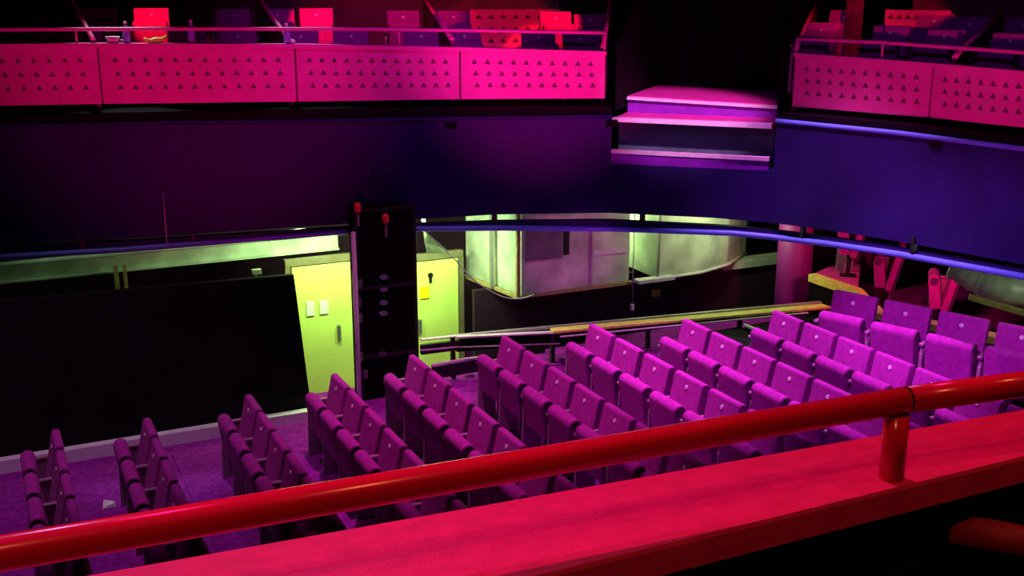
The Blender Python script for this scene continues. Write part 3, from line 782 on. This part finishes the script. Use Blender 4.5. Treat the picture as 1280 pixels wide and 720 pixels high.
# dividers with pink top edge
def divider(u0, v0, u1, v1, path, label, of0=0.36, of1=2.2):
    ext = lambda P: [P[0] - (P[1] - P[0]).normalized() * 1.2] + P + [P[-1] + (P[-1] - P[-2]).normalized() * 1.2]
    a = on_path(ext(offset(path, of0)), u0); c = on_path(ext(offset(path, of1)), u1)
    za, zc = zv(a.x, a.y, v0), zv(c.x, c.y, v1)
    root = thing('box_divider', label, 'divider', (a.x, a.y, 3.78))
    o = root.location
    t = Vector((c.y - a.y, -(c.x - a.x), 0)).normalized() * 0.02
    b = MB(); b.hexa([q - o for q in (a - t + Vector((0, 0, 3.8)), a + t + Vector((0, 0, 3.8)), c + t + Vector((0, 0, 4.0)), c - t + Vector((0, 0, 4.0)),
                     a - t + Vector((0, 0, za)), a + t + Vector((0, 0, za)), c + t + Vector((0, 0, zc)), c - t + Vector((0, 0, zc)))])
    b.build('divider_board', M['divider'], root)
    MB().tube([a + Vector((0, 0, za)) - o, c + Vector((0, 0, zc)) - o], 0.028, 8).build('divider_cap', M['panel'], root)
divider(121, 50, 95, -6, Lp, 'sloping box divider on the opposite balcony, left of the bottles')
divider(364, 50, 325, -6, Lp, 'sloping box divider on the opposite balcony, beside the rightmost bottle')
divider(566, 50, 532, 0, Lp, 'sloping box divider on the opposite balcony, left of the perforated rear panel')
divider(753, 60, 762, -4, Lp, 'sloping box divider at the left side of the entrance gap')
divider(994, 62, 1014, 8, Rp, 'sloping box divider at the right side of the entrance gap')
divider(1190, 72, 1245, 14, Rp, 'sloping box divider between the seats at the right edge')
# rear wall of the balcony
for path, nm in ((offset(Lp, 3.25), 'wall_balcony_left'), (offset(Rp, 3.0)[:-5], 'wall_balcony_right')):
    b = MB(); b.sweep([(p.x, p.y) for p in path], lambda i: [(0, 3.6), (0.1, 3.6), (0.1, 8.9), (0, 8.9)]); struct(b.build(nm, M['divider']))
def rear_panel(path, u0, u1, v0, v1, off, label):
    a, c = on_path(offset(path, off), u0), on_path(offset(path, off), u1)
    d = c - a; t = d.normalized(); nn = Vector((-t.y, t.x, 0)); L = d.length
    z0, z1 = 3.8, zv(a.x, a.y, v0)
    b = MB(); o = a
    b.hexa([Vector((0, 0, z0)), d + Vector((0, 0, z0)), d + nn * .04 + Vector((0, 0, z0)), nn * .04 + Vector((0, 0, z0)),
            Vector((0, 0, z1)), d + Vector((0, 0, z1)), d + nn * .04 + Vector((0, 0, z1)), nn * .04 + Vector((0, 0, z1))])
    z0 = zv(a.x, a.y, v1); H = z1 - z0; n = 7
    for r in range(3):
        for k in range(n):
            q = t * (L * (k + .7) / (n + .4)) + Vector((0, 0, z0 + H * (0.82 - 0.3 * r))) - nn * 0.004; h = 0.05
            b.prism([q - t * h + Vector((0, 0, -h * .5)), q + t * h + Vector((0, 0, -h * .5)), q + Vector((0, 0, h * .7))], nn * 0.008, mi=1)
    ob = b.build('perforated_rear_panel', [M['panel'], M['hole']]); ob.location = (a.x, a.y, 0)
    return tag(ob, label, 'panel')
rear_panel(Lp, 588, 700, 12, 62, 2.75, 'dim red perforated panel behind the balcony seats, left of the gap')
rear_panel(Rp, 1090, 1180, 12, 60, 2.3, 'dim red perforated panel behind the balcony seats, right of the gap')
# things left on the ledge
def on_ledge(u, path=PL):
    p = on_path(offset(path, 0.07), u); v = lerp(PV_T, u); q = on_path(path, u)
    return Vector((p.x, p.y, zv(q.x, q.y, v) + 0.002))
for u, h, lab in ((162, 0.24, 'clear blue plastic bottle beside the white cup on the balcony ledge'),
                  (243, 0.26, 'tall clear blue bottle alone on the balcony ledge, right of the lime wrapper'),
                  (361, 0.23, 'clear plastic bottle on the balcony ledge beside the sloping divider')):
    q = on_ledge(u); r = thing('water_bottle', lab, 'bottle', q, 0, 'bottles left on the balcony ledge')
    MB().lathe((0, 0, 0), [(0, 0.02), (0, 0.036), (h * .12, 0.04), (h * .55, 0.04), (h * .72, 0.030), (h * .84, 0.015), (h * .88, 0.014)], 14).build('bottle_body', M['water'], r)
    MB().lathe((0, 0, h * .88), [(0, 0.0), (0, 0.018), (h * .12, 0.018), (h * .12, 0.0)], 12).build('bottle_cap', M['white'], r)
q = on_ledge(145); r = thing('plastic_cup', 'white cup lying low at the left end of the balcony ledge', 'cup', q)
MB().lathe((0, 0, 0), [(0, 0.0), (0, 0.05), (0.05, 0.075), (0.07, 0.08), (0.065, 0.07), (0.01, 0.045), (0.01, 0.0)], 16).build('cup_body', M['white'], r)
MB().tube([(0.08, 0, 0.03), (0.13, 0, 0.02)], 0.01, 6).build('cup_handle', M['white'], r)
q = on_ledge(198); b = MB()
pts = spline([(-0.13, 0, 0.055), (-0.06, 0, 0.02), (0.0, 0.01, 0.03), (0.07, -0.01, 0.035), (0.13, 0, 0.085)], 4)
b.tube(pts, [0.008 + 0.028 * math.sin(PI * (i + .5) / len(pts)) for i in range(len(pts))], 8); ob = b.build('snack_wrapper', M['wrapper']); ob.location = q
tag(ob, 'crumpled lime yellow wrapper on the balcony ledge between two blue bottles', 'wrapper')
q = on_ledge(367); b = MB(); b.lathe((0, 0, 0), [(0, 0.0), (0, 0.035), (0.03, 0.04), (0.045, 0.02), (0.05, 0.0)], 10); ob = b.build('paper_scrap', M['white']); ob.location = q
tag(ob, 'small white scrap on the balcony ledge at the divider foot', 'paper')
# litter on the carpet
for u, v, z, lab in ((136, 633, 0.085, 'white paper scrap on the carpet left of the second row'), (512, 551, 0.25, 'small white scrap on the carpet behind the fourth row'), (536, 575, 0.25, 'white scrap on the carpet nearer the red rail behind the fourth row'),
                  (585, 460, 0.40, 'white folded paper on the aisle carpet before the low barrier')):
    zf = [f for x, f in zip(tx, ROWF) if x <= atz(u, v, z).x][-1]
    q = atz(u, v, zf); b = MB()
    b.hexa([(-.07, -.05, .004), (.06, -.06, .004), (.07, .05, .004), (-.05, .06, .004), (-.06, -.04, .02), (.05, -.05, .05), (.06, .04, .03), (-.04, .05, .06)])
    ob = b.build('paper_scrap', M['white']); ob.location = q; tag(ob, lab, 'paper')

# ================================================================== NEAR PARAPET
RZ = 4.62
ra, rb = atz(-250, 727, RZ), atz(1600, 430, RZ)
rail = thing('parapet_rail', 'glossy red tubular rail crossing the foreground', 'rail', atz(640, 572, RZ)); o = rail.location
jA, jB = atz(1131, 500, RZ), atz(1136, 499, RZ)
a0, a1 = atz(0, 692, RZ), jA
dirn = (a1 - a0).normalized()
MB().tube([a0 - dirn * 0.5 - o, a0 - o, a1 - o - dirn * 0.002], 0.0195, 32).build('rail_tube', M['red'], rail)
a2 = atz(1280, 480, RZ); d2 = (a2 - jA).normalized()
MB().tube([jA - o + d2 * 0.004, a2 - o, a2 + d2 * 0.7 - o], 0.0195, 32).build('rail_tube', M['red'], rail)
MB().tube([jA - o - dirn * 0.006, jA - o + dirn * 0.010], 0.0185, 32).build('rail_joint', M['black_metal'], rail)
# ledge: near edge, crease and far edge
LZ = 4.50
f0, f1 = atz(-260, 785, LZ), atz(1500, 473, LZ)
def lx(x, pa, pb): t = (x - pa.x) / (pb.x - pa.x); return pa.lerp(pb, t)
F0, F1 = atz(130, 716, LZ - 0.018), atz(1280, 512, LZ - 0.018)
N0, N1 = atz(700, 712, LZ), atz(1280, 570, LZ)
C0, C1 = atz(880, 609, LZ), atz(1280, 538, LZ)
xs = (-0.9, 2.6)
Fa, Fb = lx(xs[0], F0, F1), lx(xs[1], F0, F1)
Na, Nb = lx(xs[0], N0, N1), lx(xs[1], N0, N1)
Ca, Cb = Na.lerp(Fa, 0.52), Nb.lerp(Fb, 0.52)
Ca.z = Cb.z = LZ
pr = thing('parapet', 'broad red parapet ledge under the foreground rail', 'parapet', (0.8, 1.25, 3.6)); o = pr.location
up = Vector((0, 0, 1))
b = MB(); ends = []
for n_, c_, f_ in ((Na, Ca, Fa), (Nb, Cb, Fb)):
    ends.append([b.bm.verts.new(q - o) for q in (n_ - up * .045, n_ - up * .006 - Vector((0, .002, 0)), n_, c_, f_, f_ - up * .045)])
for k in range(6): b.bm.faces.new((ends[0][k], ends[0][(k + 1) % 6], ends[1][(k + 1) % 6], ends[1][k]))
b.bm.faces.new(ends[0][::-1]); b.bm.faces.new(ends[1])
b.build('ledge_top', M['redledge'], pr)
b = MB(); i0 = Vector((0, 0.035, 0)); i1 = Vector((0, -0.03, 0)); dn = Vector((0, 0, -1.0))
b.hexa([Na + i0 + dn * .9 - o, Nb + i0 + dn * .9 - o, Fb + i1 + dn * .9 - o, Fa + i1 + dn * .9 - o, Na + i0 - up * .04 - o, Nb + i0 - up * .04 - o, Fb + i1 - up * .04 - o, Fa + i1 - up * .04 - o]); b.build('parapet_wall', M['black'], pr)
pb = atz(1112, 585, LZ)
jc = Vector((jA.x - 0.012, jA.y, 0)) ; pb = Vector((jc.x, jc.y, LZ))
MB().tube([Vector((pb.x, pb.y, LZ - 0.002)) - o, Vector((pb.x, pb.y, RZ - 0.02)) - o], 0.018, 24).build('rail_post', M['red'], pr)
# lower bracket tube on the inner side
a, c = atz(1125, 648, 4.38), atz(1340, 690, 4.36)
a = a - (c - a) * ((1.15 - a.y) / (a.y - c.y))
MB().tube([a - o, c - o], 0.026, 16).build('bracket_tube', M['shaded_red'], pr)
# near balcony floor behind the parapet
struct(MB().box((0.9, -0.45, 3.5), (7.0, 3.2, 0.2)).build('trim_26', M['black']))
